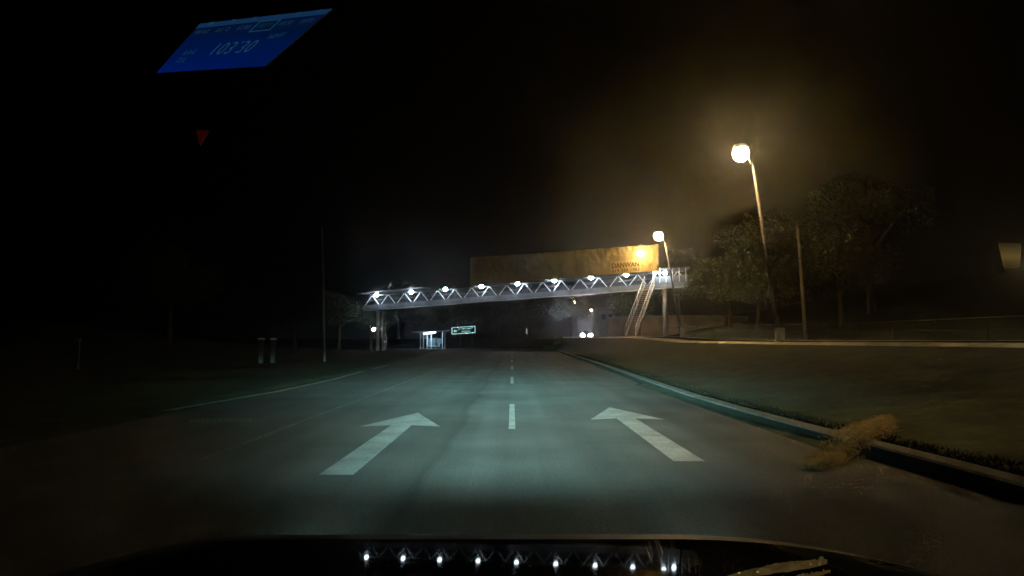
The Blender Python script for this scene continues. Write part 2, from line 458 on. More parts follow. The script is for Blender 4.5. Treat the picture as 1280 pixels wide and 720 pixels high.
# shrub at the nose of the median
def shrub(x, y, r, label):
    e = empty('shrub', (x, y, ground_z(x, y)), label, 'shrub')
    c = bpy.data.objects.new('foliage', None)
    s = MB(); rnd = random.Random(int(x*10))
    for k in range(1800):
        p = Vector((rnd.gauss(0, 1), rnd.gauss(0, 1), abs(rnd.gauss(0, 1)))).normalized()*r*rnd.random()**0.35
        p.z *= 0.85; l = 0.09*rnd.uniform(.6, 1.3)
        u = Vector((rnd.uniform(-1, 1), rnd.uniform(-1, 1), rnd.uniform(-1, 1))).normalized(); v = u.orthogonal()
        s.add([p-u*l, p+v*l*.5, p+u*l, p-v*l*.5], [(0, 1, 2, 3)])
    bpy.data.objects.remove(c)
    f = s.build('foliage', M_LEAF2); f.parent = e
    st = MB(); st.tube([(0, 0, -.1), (0.05, 0, r*.5)], 0.04, 6)
    for a in (0, 2, 4): st.tube([(0, 0, 0.05), (math.cos(a)*r*.5, math.sin(a)*r*.5, r*.6)], 0.02, 5)
    q = st.build('stem', M_BARK); q.parent = e
shrub(5.9, 112, 1.2, 'dark low shrub at the far tip of the median beside the bend')
shrub(6.7, 98, 1.1, 'dark low shrub on the median crest just before its far tip')

# ------------------------------------------------------------------ lamps helpers
def point(name, loc, col, power, rad, parent=None):
    l = bpy.data.lights.new(name, 'POINT'); l.color = col; l.energy = power; l.shadow_soft_size = rad
    o = bpy.data.objects.new(name, l); COL.objects.link(o); o.location = loc
    if parent: o.parent = parent; o.location = Vector(loc)-parent.location
    return o
M_SOD = emis('sodium_glass', (1.0, 0.70, 0.36), 40)
M_LED = emis('cool_globe', (0.75, 0.9, 1.0), 12)

def street_lamp(base, top, head, label, power, r=0.3, aim=None, sc_=1.0):
    base, top, head = Vector(base), Vector(top), Vector(head)
    e = empty('street_lamp', base, label, 'street lamp', 'sodium street lamps on the opposite verge')
    s = MB(); s.tube([base+Vector((0, 0, -.2)), lerp(base, top, .5), top], [0.13*sc_, 0.10*sc_, 0.06*sc_], 10)
    s.build('pole', M_POLE, e, True)
    s = MB(); s.box(base+Vector((0, 0, 0.35)), (0.42, 0.42, 0.9)); bevel(s.build('base', M_CONC, e), 0.03)
    s = MB(); s.box(base+(top-base)*0.13+Vector((0, -0.13, 0)), (0.16, 0.04, 0.4)); s.build('access_panel', M_DKSTEEL, e)
    s = MB(); m = (top+head)/2+Vector((0, 0, 0.25)); s.tube([top-Vector((0, 0, .05)), m, head+Vector((0, 0, r+0.05))], 0.05, 8); s.build('arm', M_STEEL, e, True)
    s = MB(); s.ball(head+Vector((0, 0, r*0.75)), r*0.8, 12, 8, (1.3, 0.9, 0.45)); hd = s.build('housing', M_DKSTEEL, e, True)
    s = MB(); s.ball(head, r*0.93, 14, 10); g = s.build('diffuser', M_SOD, e, True)
    if aim is None: point('bulb_light', head, SODIUM, power, r, e)
    else:
        l = bpy.data.lights.new('bulb_light', 'SPOT'); l.energy = power; l.color = SODIUM; l.spot_size = R(38); l.spot_blend = 1.0; l.shadow_soft_size = .2
        o = bpy.data.objects.new('bulb_light', l); COL.objects.link(o); o.parent = e; hp = head-Vector((0, 0, r+.25)); o.location = hp-base
        o.rotation_euler = (Vector(aim)-hp).to_track_quat('-Z', 'Y').to_euler()
    return e
b1 = at(975, 424, 38.3); b1.z = ground_z(b1.x, 38.3)
street_lamp(b1, at(941, 207, 38.3), at(926, 192, 38.0), 'tallest, nearest street lamp with a bright amber head at the upper right', P_STREET, 0.46)
b2 = at(853, 426, 68); b2.z = ground_z(b2.x, 68)
street_lamp(b2, at(831, 303, 68), at(823, 295, 67.8), 'amber street lamp just above the right end of the billboard', P_STREET*0.36, 0.46)
b3 = at(722, 418, 183); b3.z = ground_z(b3.x, 183)
street_lamp(b3, at(719.5, 380, 183), at(718, 378, 183), 'small far street lamp seen under the bridge left of the oncoming headlights', 260, 0.42)
b4 = at(741, 416, 230); b4.z = ground_z(b4.x, 230)
street_lamp(b4, at(740, 389, 230), at(739, 387.5, 230), 'farthest faint street lamp right above the oncoming headlights', 90, 0.3)

street_lamp((14.0, 9.5, 1.2), (12.9, 9.5, 10.9), (12.2, 9.5, 11.4), 'added street lamp standing unseen beside the camera car just outside the right edge', 420, 0.4, aim=(2.3, 10.5, 0))  # added lamp out of view, its spot warms the road

# plain pole behind the rail
def pole(name, base, top, r, label, cat='pole', m=None):
    base = Vector(base); e = empty(name, base, label, cat)
    s = MB(); s.tube([base-Vector((0, 0, .2)), (base+top)/2, top], [r, r*.85, r*.7], 10); s.build('shaft', m or M_CONC, e, True)
    s = MB(); s.tube([top, top+Vector((0, 0, .08))], [r*.85, r*.6], 10); s.build('cap', M_DKSTEEL, e)
    s = MB(); s.tube([lerp(base, top, .72)-Vector((0, 0, .05)), lerp(base, top, .72)+Vector((0, 0, .05))], r*1.15, 10); s.build('band', M_DKSTEEL, e)
    return e
pb = at(1007, 412, 52); pb.z = ground_z(pb.x, 52)
pole('utility_pole', pb, at(997, 284, 52), 0.14, 'plain grey pole without a lamp right of the tallest street lamp', 'utility pole')
pb = at(406, 450, 44); pb.z = 0.05
pole('utility_pole', pb, at(402, 285, 44), 0.09, 'thin dim pole standing alone left of the bridge', 'utility pole', M_DKSTEEL)

# handrail along the far side of the opposite road
e = empty('handrail', (21, 20, 1.25), 'long thin metal handrail along the far side of the opposite road', 'railing')
def railp(y):
    x = interp([(10, 21.2), (60, 21.0), (70, 20.5), (85, 18.0)], y); return Vector((x, y, interp(CRZ, y)))
s = MB(); s.tube([railp(y)+Vector((0, 0, 1.12)) for y in range(14, 86, 3)], 0.022, 6); s.build('top_rail', M_POLE, e)
s = MB(); s.tube([railp(y)+Vector((0, 0, 0.6)) for y in range(14, 86, 3)], 0.012, 6); s.build('middle_rail', M_DIRTY, e)
for y in range(16, 84, 4):
    s = MB(); s.tube([railp(y)-Vector((0, 0, .2)), railp(y)+Vector((0, 0, 1.1))], 0.022, 6); s.build('post', M_DIRTY, e)

# ------------------------------------------------------------------ footbridge
BL, BR = at(455, 388.5, 98), at(860, 358.5, 86)
ax = (BR-BL); Lb = ax.length; ax = ax.normalized()
back = Vector((-ax.y, ax.x, 0)).normalized()     # away from the camera
up = Vector((0, 0, 1))
def bp(t, h, d=0.0): return BL+ax*(Lb*t)+up*h+back*d
bridge = empty('footbridge', bp(0.5, 0, 0), 'long pale steel truss footbridge crossing over the road', 'footbridge')
W = 2.4; HT = 2.02
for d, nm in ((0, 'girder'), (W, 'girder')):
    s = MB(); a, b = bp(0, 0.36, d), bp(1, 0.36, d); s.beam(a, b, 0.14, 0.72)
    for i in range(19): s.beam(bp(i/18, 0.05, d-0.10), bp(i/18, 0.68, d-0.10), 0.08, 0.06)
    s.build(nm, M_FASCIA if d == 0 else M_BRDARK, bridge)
s = MB(); s.beam(bp(0, 0.02, -0.06), bp(1, 0.02, -0.06), 0.16, 0.07); s.build('bottom_flange', M_STEEL, bridge)
s = MB(); s.beam(bp(0, 0.62, W/2), bp(1, 0.62, W/2), W-0.2, 0.1); s.build('deck', M_DKSTEEL, bridge)
s = MB(); s.beam(bp(0, 0.10, W/2), bp(1, 0.10, W/2), W-0.3, 0.06); s.build('soffit', M_DKSTEEL, bridge)
for d in (0, W):
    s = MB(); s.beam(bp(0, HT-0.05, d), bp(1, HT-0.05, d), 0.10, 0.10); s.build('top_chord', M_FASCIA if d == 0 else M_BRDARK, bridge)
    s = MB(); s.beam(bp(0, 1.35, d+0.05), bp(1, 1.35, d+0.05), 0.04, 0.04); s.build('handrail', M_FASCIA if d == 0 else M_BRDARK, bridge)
NP = 18
for d in (0, W):
    for i in range(NP):
        t0, tm, t1 = i/NP+0.004, (i+.5)/NP, (i+1)/NP-0.004
        for a, b in ((t0, tm-0.0015), (t1, tm+0.0015)):
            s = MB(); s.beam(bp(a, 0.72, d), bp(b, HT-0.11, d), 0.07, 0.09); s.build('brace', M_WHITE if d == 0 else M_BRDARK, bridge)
# infill panel behind the far truss, coloured dark for the shaded gap
s = MB(); s.beam(bp(0, 1.08, W+0.12), bp(1, 1.08, W+0.12), 0.03, 0.7); s.build('shaded_infill_panel', M_BRDARK, bridge)
# roof over the left end
s = MB()
for i in range(7):
    pass
ra, rb = bp(-0.02, 2.42, W/2), bp(0.205, 2.60, W/2)
s.beam(ra, rb, W+0.9, 0.07); s.build('roof', M_ROOF, bridge)
for t in (0.02, 0.1, 0.19):
    for d in (0.05, W-0.05):
        s = MB(); s.beam(bp(t, HT, d), bp(t, 2.42+0.1*t, d), 0.06, 0.06); s.build('roof_post', M_DKSTEEL, bridge)
# piers
def pier(px, Yd, t):
    p = bp(t, 0, W/2)
    for k, dd in ((-1, 0.4), (1, W-0.4)):
        q = bp(t, 0.0, dd); gz = ground_z(q.x, q.y)
        s = MB(); s.tube([(q.x, q.y, gz-.3), (q.x, q.y, q.z+0.05)], 0.24, 14); s.build('pier', M_CONC, bridge, True)
    s = MB(); s.beam(bp(t, -0.10, 0.0), bp(t, -0.10, W), 0.5, 0.22); s.build('pier_cap', M_CONC, bridge)
pier(0, 0, 0.935); pier(0, 0, 0.045)
# end cage at the right, pale mesh and glass
for i in range(6):
    t = 0.905+i*0.018
    s = MB(); s.beam(bp(t, 0.72, -0.12), bp(t, 2.35, -0.12), 0.07, 0.07); s.build('cage_post', M_WHITE, bridge)
s = MB(); s.beam(bp(0.9, 2.38, W/2), bp(1.005, 2.38, W/2), W+0.5, 0.07); s.build('landing_roof', M_ROOF, bridge)
s = MB(); s.beam(bp(0.9, 1.1, -0.09), bp(1.0, 1.1, -0.09), 0.03, 0.72); s.build('landing_panel', M_FASCIA, bridge)

# stair at the right end, coming down towards the camera
st = empty('staircase', at(800, 420, 80), 'steep lit metal staircase hanging from the right end of the bridge', 'staircase')
s0 = bp(0.895, 0.62, -0.2); s1 = at(788, 424, 78); s1.z = ground_z(s1.x, s1.y)+0.1
n = 26; hd = (s1-s0); hh = Vector((hd.x, hd.y, 0)).normalized(); sd = Vector((-hh.y, hh.x, 0))
for i in range(n):
    p = lerp(s0, s1, (i+.5)/n)
    s = MB(); s.beam(p-sd*0.55, p+sd*0.55, 0.30, 0.05); s.build('step', M_STEEL, st)
for k in (-1, 1):
    s = MB(); s.beam(s0+sd*0.58*k, s1+sd*0.58*k, 0.06, 0.28); s.build('stringer', M_BRPAINT, st)
    s = MB(); s.tube([s0+sd*0.58*k+up*1.05, s1+sd*0.58*k+up*1.05], 0.035, 6); s.build('handrail', M_WHITE, st)
    for i in range(14):
        p = lerp(s0, s1, i/13)+sd*0.58*k; s = MB(); s.beam(p+up*.1, p+up*1.04, 0.045, 0.045); s.build('baluster', M_WHITE, st)
q0 = at(776, 423.5, 72); q0.z = ground_z(q0.x, q0.y)
# bridge lamps
lx = [471, 514, 557, 602, 647, 693, 739, 783, 831]
ords = ['first bridge lamp from the left end of the bridge', 'second bridge lamp from the left end', 'third bridge lamp from the left, above the direction sign',
        'fourth bridge lamp from the left', 'middle bridge lamp, just left of the amber tarpaulin', 'bridge lamp below the amber tarpaulin, sixth from the left',
        'bridge lamp between the middle of the amber tarpaulin and its lettering, seventh from the left', 'bridge lamp directly under the phone number on the tarpaulin', 'bright bridge lamp at the right end of the bridge by the stair']
Mglobe = None
proto = None
for i, x in enumerate(lx):
    t = 0.5
    for _ in range(20):       # place along the bridge under the pixel column
        p = bp(t, HT, -0.5)
        cx = 640+F*p.x/((p.y)*math.cos(PITCH)+(p.z-CAMZ)*math.sin(PITCH)); t += (x-cx)/405.0
    p = bp(t, HT-0.03, -0.55)
    if i == 8: p = bp(t, HT-0.22, -0.55)
    if proto is None:
        e = empty('bridge_lamp', p, ords[i], 'lamp', 'cool white globe lamps along the footbridge')
        s = MB(); s.ball((0, 0, 0), 0.26, 14, 10); gl = s.build('globe', M_LED, None, True); gl.parent = e
        s = MB(); s.tube([(-0.85, 0.25, 0.02), (-0.2, 0.02, 0.02)], 0.04, 6); s.tube([(-0.85, 0.25, 0.02), (-0.85, 0.62, 0.02)], 0.04, 6)
        br = s.build('bracket', M_WHITE); br.parent = e
        proto = e
    else: copy_tree(proto, p, ords[i])
    pw = P_BRIDGE*(1.5 if i == 8 else 1.0)
    point('globe_light', p, COOL, pw, 0.27)
e9 = copy_tree(proto, bp(0.912, HT+0.05, -0.5), 'smaller bridge lamp touching the right edge of the tarpaulin')
point('globe_light', bp(0.912, HT+0.05, -0.5), COOL, P_BRIDGE, 0.27)

# bent lamp at the left end
e = empty('bent_lamp', at(484, 431, 100), 'small white lamp on a bent neck under the left end of the bridge', 'lamp')
s = MB(); s.tube([at(484, 432, 100), at(483, 420, 100), at(479, 413, 100), at(473, 410, 100), at(468, 410, 100)], 0.06, 8); s.build('bent_post', M_STEEL, e, True)
p = at(467, 412, 99.8); s = MB(); s.ball(p, 0.21, 12, 8); s.build('globe', M_LED, e, True); point('globe_light', p, COOL, 40, 0.215)
e = empty('marker_post', at(482, 436, 97), 'short pale marker post at the foot of the bent lamp', 'post')
s = MB(); s.tube([at(482.5, 437, 97), at(481.5, 428, 97)], 0.09, 8); s.build('shaft', M_CONC, e)
s = MB(); s.box(at(481.5, 427, 97), (0.3, 0.12, 0.35)); s.build('reflector', M_WHITE, e)

# ------------------------------------------------------------------ text helper
def text_polys(txt, bold=0.0, space=1.0):
    c = bpy.data.curves.new('t', 'FONT'); c.body = txt; c.size = 1.0; c.offset = bold; c.space_character = space
    c.resolution_u = 3
    o = bpy.data.objects.new('t', c); COL.objects.link(o)
    bpy.context.view_layer.update()
    me = bpy.data.meshes.new_from_object(o.evaluated_get(bpy.context.evaluated_depsgraph_get()))
    vs = [v.co.copy() for v in me.vertices]; fs = [tuple(p.vertices) for p in me.polygons]
    bpy.data.objects.remove(o); bpy.data.curves.remove(c); bpy.data.meshes.remove(me)
    x0 = min(v.x for v in vs); x1 = max(v.x for v in vs); y0 = min(v.y for v in vs); y1 = max(v.y for v in vs)
    return [((v.x-x0)/(x1-x0), (v.y-y0)/(y1-y0)) for v in vs], fs
def text_on(mb, txt, fn, u0, v0, u1, v1, bold=0.0, flip=False, space=1.0):
    vs, fs = text_polys(txt, bold, space)
    mb.add([fn(lerp(u0, u1, a), lerp(v0, v1, (1-b) if flip else b)) for a, b in vs], fs)

# ------------------------------------------------------------------ billboard in front of the bridge
def tline(px, dd=-0.75):
    t = (px-455)/405.0
    for _ in range(20):
        p = bp(t, HT, dd); cx = 640+F*p.x/((p.y)*math.cos(PITCH)+(p.z-CAMZ)*math.sin(PITCH)); t += (px-cx)/405.0
    return t
TL, TR = tline(588, -0.8), tline(823.5, -0.8)
def yat(t): return bp(t, HT, -0.8).y
zb0 = at(588, 357.5, yat(TL)).z; zb1 = at(823.5, 339.5, yat(TR)).z
zt0 = at(588, 322.0, yat(TL)).z; zt1 = at(823.5, 305.5, yat(TR)).z
def bill(u, v, off=0.0):
    t = lerp(TL, TR, u); p = bp(t, 0, -0.9-off)
    return Vector((p.x, p.y, lerp(lerp(zb0, zb1, u), lerp(zt0, zt1, u), v)))
M_TARP = mat('amber_tarpaulin', (0.14, 0.108, 0.036), 0.55, var=0.12, scale=0.8, spec=0.3, bump=0.25, col2=(0.095, 0.07, 0.022))
M_PATCH = mat('lettered_patch', (0.18, 0.135, 0.042), 0.5, var=0.06, scale=1.0)
M_INK = mat('brown_ink', (0.012, 0.005, 0.003), 0.6, spec=.1)
bb = empty('billboard', bill(0.5, 0), 'long amber tarpaulin billboard with dark lettering standing on the bridge', 'billboard')
s = MB(); NU, NV = 260, 26
def wrinkle(u, v):
    fold = 0.05*math.sin(u*62+math.sin(v*4)*1.2)*abs(math.sin(u*9.3+1))
    sag = 0.10*noise.noise((u*46, v*4.5, 3.1)) + 0.05*noise.noise((u*110+v*14, v*11, 7.7))
    gath = 0.16*smooth((v-0.72)/0.28)*noise.noise((u*90, v*2, 1.3))
    k = 1.0 if not (0.75 < u < 0.915 and v < 0.5) else 0.12
    return (fold+sag+gath)*k*0.55
for j in range(NV+1):
    for i in range(NU+1):
        u, v = i/NU, j/NV
        vv = v + (0.02*noise.noise((u*40, 0, 5)) if v == 1 else 0)
        s.v.append(tuple(bill(u, vv, wrinkle(u, v))))
for j in range(NV):
    for i in range(NU):
        a = j*(NU+1)+i; s.f.append((a, a+1, a+NU+2, a+NU+1))
tp = s.build('tarpaulin', M_TARP, bb, True)
md = tp.modifiers.new('thick', 'SOLIDIFY'); md.thickness = 0.02
s = MB()
for i in range(11):
    u = i/10; s.beam(bill(u, -0.02, -0.25), bill(u, 0.98, -0.25), 0.08, 0.08)
for v in (0.03, 0.5, 0.96): s.beam(bill(0, v, -0.33), bill(1, v, -0.33), 0.07, 0.07)
s.build('support_frame', M_DKSTEEL, bb)
s = MB()
PU0, PU1, PV0, PV1 = 0.757, 0.912, 0.04, 0.485
s.add([bill(PU0, PV0, 0.10), bill(PU1, PV0, 0.10), bill(PU1, PV1, 0.10), bill(PU0, PV1, 0.10), bill(PU0, PV0, 0.08), bill(PU1, PV0, 0.08), bill(PU1, PV1, 0.08), bill(PU0, PV1, 0.08)],
      [(0, 1, 2, 3), (7, 6, 5, 4), (0, 4, 5, 1), (1, 5, 6, 2), (2, 6, 7, 3), (3, 7, 4, 0)])
s.build('lettered_patch', M_PATCH, bb)
s = MB(); text_on(s, 'DANWAN', lambda u, v: bill(u, v, 0.108), 0.766, 0.235, 0.904, 0.42, bold=0.035); s.build('lettering', M_INK, bb)
s = MB(); text_on(s, '019 339 1983', lambda u, v: bill(u, v, 0.108), 0.766, 0.075, 0.906, 0.195, bold=0.02); s.build('phone_number', M_INK, bb)

# floodlight in front of the tarpaulin
p = bill(0.915, 0.66, 1.3)
fl = empty('floodlight', p, 'round amber floodlight glaring in front of the tarpaulin above its lettering', 'floodlight')
s = MB(); s.ball(p, 0.36, 14, 10, (1, .8, 1)); s.build('lens', M_SOD, fl, True)
s = MB(); q = bill(0.915, 0.99, 0.15); s.tube([q, q+Vector((0, 0, .25)), p+Vector((0, 0.1, 0.6)), p+Vector((0, 0, 0.36))], 0.035, 8); s.build('arm', M_DKSTEEL, fl)
point('flood_light', p, (1.0, 0.62, 0.20), 700, 0.37)

# ------------------------------------------------------------------ pale building under the bridge
bd = empty('building', at(762, 412, 150), 'small pale block building seen under the bridge left of the stair', 'building')
def bx(mb, a, b): mb.box(((a[0]+b[0])/2, (a[1]+b[1])/2, (a[2]+b[2])/2), (abs(b[0]-a[0]), abs(b[1]-a[1]), abs(b[2]-a[2])))
a = at(749, 414, 150); b = at(777, 388, 150)
s = MB(); bx(s, (a.x, 150, 1.2), (b.x, 158, b.z)); s.build('wall', M_CONC, bd)
s = MB(); bx(s, (a.x-.3, 149.7, b.z), (b.x+.3, 158.3, b.z+.3)); s.build('roof', M_ROOF, bd)
for k in range(3):
    x0 = lerp(a.x, b.x, 0.12+k*0.3)
    s = MB(); bx(s, (x0, 149.93, b.z-1.9), (x0+0.8, 149.99, b.z-0.8)); s.build('window', M_BLACK, bd)

rw_ = empty('murk_wall', (21, 92, 1.7), 'low tan wall added for the warm murk behind the foot of the stair', 'wall')  # added wall standing in for the warm murk under the bridge end
M_TAN = mat('murk_tan', (.36, .27, .17), .9, scale=.5, col2=(.20, .15, .09), bump=.3)
wl = [(13.2, 98), (17, 94), (22, 92), (27, 92.5), (31, 95)]
s = MB()
for a, b in zip(wl, wl[1:]): s.beam((a[0], a[1], 2.9), (b[0], b[1], 2.9), .4, 3.2)
s.build('wall', M_TAN, rw_)  # body of the added murk wall
s = MB()
for a, b in zip(wl, wl[1:]): s.beam((a[0], a[1], 4.58), (b[0], b[1], 4.58), .56, .14)
s.build('murk_wall_coping', M_CONC, rw_)
# ------------------------------------------------------------------ bus shelter
sh = empty('bus_shelter', (-13.9, 126, 0.05), 'small bus shelter with a bright roof underside left of the bend', 'bus shelter')
def S(px, Y=126): return at(px, 430, Y).x
x0, x1 = S(525), S(556)
s = MB(); bx(s, (x0-0.3, 124.2, -0.1), (x1+0.2, 128.2, 0.10)); s.build('floor_slab', M_CONC, sh)
s = MB()
s.add([(x0-1.2, 123.8, 2.85), (x1+0.9, 123.8, 3.05), (x1+0.9, 128.4, 3.2), (x0-1.2, 128.4, 3.0), (x0-1.2, 123.8, 3.0), (x1+0.9, 123.8, 3.2), (x1+0.9, 128.4, 3.35), (x0-1.2, 128.4, 3.15)],
      [(3, 2, 1, 0), (4, 5, 6, 7), (0, 1, 5, 4), (1, 2, 6, 5), (2, 3, 7, 6), (3, 0, 4, 7)]); s.build('roof', M_STEEL, sh)
for px, Y in ((525.5, 124.6), (529.2, 124.4), (534, 127.6), (556, 124.6), (539, 127.9), (553, 127.9)):
    s = MB(); s.beam((S(px, Y), Y, 0.1), (S(px, Y), Y, 2.95), 0.16, 0.16); s.build('post', M_WHITE, sh)
s = MB(); bx(s, (S(534, 128), 128, 0.35), (S(552, 128), 128.06, 1.9)); s.build('back_panel', mat('shelter_panel', (0.10, 0.18, 0.20), 0.5), sh)
s = MB(); bx(s, (S(533, 127), 127.1, 0.5), (S(550, 127), 127.5, 0.58)); s.build('bench', M_STEEL, sh)
M_TUBE = emis('tube_light', (0.8, 0.95, 1.0), 2.5, True)
s = MB(); s.beam((S(529.5, 124.7), 124.7, 2.62), (S(544, 124.7), 124.7, 2.92), 0.3, 0.22); s.build('strip_light', M_TUBE, sh)
point('shelter_light', (S(537), 125.6, 2.5), COOL, 30, 0.1)

# round sign by the shelter
rs = empty('round_sign', at(545.5, 436, 122), 'round white sign above a smaller pale plate, right in front of the bus shelter', 'road sign')
c = at(545.3, 423.3, 122)
s = MB(); s.tube([(c.x, 122.05, 0), (c.x, 122.05, c.z+.1)], 0.05, 8); s.build('post', M_DKSTEEL, rs)
s = MB(); s.tube([(c.x, 122.0, c.z), (c.x, 121.96, c.z)], 0.21, 20); s.build('disc', M_WHITE, rs)
c2 = at(546, 429.8, 122); s = MB(); s.box(c2, (0.7, 0.04, 0.32)); s.build('lower_plate', M_STEEL, rs)
wb = empty('litter_bin', at(551, 436, 123), 'small grey litter bin right of the bus shelter', 'litter bin')
q = at(551, 433, 123); s = MB(); s.tube([(q.x, 123, 0.05), (q.x, 123, 0.85)], [0.2, 0.25], 14); s.build('body', M_DKSTEEL, wb)
s = MB(); s.tube([(q.x, 123, 0.85), (q.x, 123, 0.95)], [0.27, 0.2], 14); s.build('lid', M_STEEL, wb)

# ------------------------------------------------------------------ direction sign
ds = empty('direction_sign', at(576, 432, 150), 'white bordered green direction sign with a left arrow beyond the bend', 'direction sign')
def dsg(u, v, off=0.0):
    P = [at(564.5, 418.0, 150), at(594.3, 416.2, 150.33), at(594.3, 407.2, 150.33), at(564.5, 409.3, 150)]
    p = lerp(lerp(P[0], P[1], u), lerp(P[3], P[2], u), v); return Vector((p.x, p.y-off, p.z))
def slab(mb, u0, v0, u1, v1, off, th):
    q = [dsg(u0, v0, off), dsg(u1, v0, off), dsg(u1, v1, off), dsg(u0, v1, off)]; r = [x+Vector((0, th, 0)) for x in q]
    mb.add(q+r, [(0, 1, 2, 3), (7, 6, 5, 4), (0, 4, 5, 1), (1, 5, 6, 2), (2, 6, 7, 3), (3, 7, 4, 0)])
s = MB(); slab(s, 0, 0, 1, 1, 0, 0.06); s.build('panel', mat('sign_green', (0.004, 0.02, 0.02), 0.6, spec=.1), ds)
M_REFL = mat('sign_sheeting', (0.85, 0.92, 0.92), 0.24, 1.0, var=0.03)
s = MB()
for q in ((0.0, 0.0, 1, 0.10), (0, 0.90, 1, 1.0), (0, 0.102, 0.035, 0.898), (0.965, 0.102, 1, 0.898)): slab(s, *q, 0.012, 0.008)
s.build('border', M_REFL, ds)
s = MB(); s.add([dsg(.07, .45, .015), dsg(.15, .2, .015), dsg(.15, .36, .015), dsg(.23, .36, .015), dsg(.23, .54, .015), dsg(.15, .54, .015), dsg(.15, .7, .015)], [(0, 1, 6), (2, 3, 4, 5)])
s.build('arrow', M_REFL, ds)
s = MB(); text_on(s, 'Jln San Lebuh', lambda u, v: dsg(u, v, .015), .27, .53, .86, .84, .015)
text_on(s, 'sempadan', lambda u, v: dsg(u, v, .015), .40, .17, .80, .45, .015); s.build('lettering', M_REFL, ds)
for u in (0.36, 0.86):
    q = dsg(u, 0, -0.12); s = MB(); s.tube([(q.x, q.y, ground_z(q.x, q.y)-.2), (q.x, q.y, q.z+1.3)], 0.06, 8); s.build('post', M_STEEL, ds)

# two tiny delineators at the bend
dl = empty('delineator', at(658.5, 424, 160), 'tiny pale marker post with two white spots on the amber bank at the bend', 'marker post')
q = at(658.5, 424, 160); s = MB(); s.tube([(q.x, q.y, ground_z(q.x, q.y)-.1), (q.x, q.y, at(658.5, 411, 160).z)], 0.05, 8); s.build('shaft', M_DKSTEEL, dl)
M_REF2 = emis('reflector_glow', (.8, .9, .85), 0.05)  # reflector spots emit by themselves, the glow is set in the material
for yy in (412.4, 416.0):
    s = MB(); s.ball(at(658.5, yy, 159.9), 0.2, 12, 8, (1, .3, 1)); s.build('reflector', M_REF2, dl)

# ------------------------------------------------------------------ oncoming car
def car():
    cx = at(733.3, 419, 115); z0 = interp(CRZ, 115)+0.01
    e = empty('oncoming_car', (cx.x, 115, z0), 'oncoming dark car with two glaring white headlights on the opposite road', 'car')
    M_C = mat('dark_blue_paint', (0.03, 0.035, 0.05), 0.25, 0.3, coat=0.6)
    M_G = mat('car_glass', (0.01, 0.012, 0.015), 0.05)
    prof = [(0, .35), (0, .62), (.25, .78), (1.15, .92), (1.75, 1.38), (3.1, 1.42), (3.85, .98), (4.3, .92), (4.35, .35)]
    s = MB(); n = len(prof)
    for k, (hw, tt) in enumerate(((-.84, 1), (.84, 1))):
        for (y, z) in prof:
            ww = hw*(0.80 if z > 1.2 else (0.93 if y < .1 else 1)); s.v.append((ww, y, z))
    s.f.append(tuple(range(n))); s.f.append(tuple(range(2*n-1, n-1, -1)))
    for i in range(n): j = (i+1) % n; s.f.append((i, i+n, j+n, j))
    b = s.build('body', M_C, smooth_=False); b.parent = e; bevel(b, .04, 2)
    s = MB(); s.add([(-.72, 1.16, .965), (.72, 1.16, .965), (.62, 1.69, 1.37), (-.62, 1.69, 1.37)], [(0, 1, 2, 3)]); o = s.build('windscreen', M_G); o.parent = e
    for v in o.data.vertices: v.co.y -= 0.03
    for sx in (-1, 1):
        s = MB(); s.box((sx*.81, 2.45, 1.13), (.02, 1.7, .3)); o = s.build('side_window', M_G); o.parent = e
        s = MB(); s.box((sx*.93, 1.45, 1.0), (.16, .1, .12)); o = s.build('side_mirror', M_C); o.parent = e
        for y in (.8, 3.55):
            s = MB(); s.tube([(sx*.72, y, .32), (sx*.88, y, .32)], .32, 20); o = s.build('wheel', M_BLACK); o.parent = e
            s2 = MB(); s2.tube([(sx*.881, y, .32), (sx*.895, y, .32)], .18, 14); o2 = s2.build('rim', M_STEEL); o2.parent = o
        s = MB(); s.ball((sx*.62, -.03, .64), .24, 14, 10, (1.3, .5, .9)); o = s.build('headlight', emis('headlight_glass', (.9, .95, 1), 90)); o.parent = e
        l = bpy.data.lights.new('head_beam', 'SPOT'); l.energy = 50; l.color = (.9, .95, 1); l.spot_size = R(70); l.spot_blend = 1; l.shadow_soft_size = .12
        lo = bpy.data.objects.new('head_beam', l); COL.objects.link(lo); lo.parent = e; lo.location = (sx*.62, -.25, .64)
        lo.rotation_euler = (R(-86), 0, R(0)); lo.rotation_euler = (R(86), 0, R(180)); lo.rotation_euler = Vector((0.02, -1, -0.03)).to_track_quat('-Z', 'Y').to_euler()
    s = MB(); s.box((0, -.02, .48), (.9, .04, .16)); o = s.build('grille', M_BLACK); o.parent = e
    s = MB(); s.box((0, -.045, .44), (.5, .01, .11)); o = s.build('number_plate', M_BLACK); o.parent = e
    z = at(733.3, 419, 115).z-0.64; e.location.z = z if abs(z-z0) < 0.3 else z0
car()

# ------------------------------------------------------------------ left verge things
for k, (px, lb) in enumerate(((326, 'left one of the two pale capped gate posts on the dark left verge'), (341, 'right one of the two pale capped gate posts on the dark left verge'))):
    q = at(px, 455, 42); e = empty('gate_post', (q.x, 42, .05), lb, 'gate post', 'pale gate posts on the left verge')
    s = MB(); s.box((q.x, 42, .72), (.22, .22, 1.4)); bevel(s.build('shaft', M_DIRTY, e), .02)
    s = MB(); s.box((q.x, 42, 1.46), (.34, .34, .10), taper=.8); s.build('cap', M_WHITE, e)
q = at(97, 470, 32); gz = ground_z(q.x, 32)
e = empty('marker_post', (q.x, 32, gz), 'lone faint marker post at the far left edge', 'marker post')
s = MB(); s.tube([(q.x, 32, gz), (q.x, 32, at(97, 425, 32).z)], .05, 8); s.build('shaft', M_DKSTEEL, e)
s = MB(); s.box(at(97, 424, 31.95), (.28, .03, .10)); s.build('reflector', M_WHITE, e)

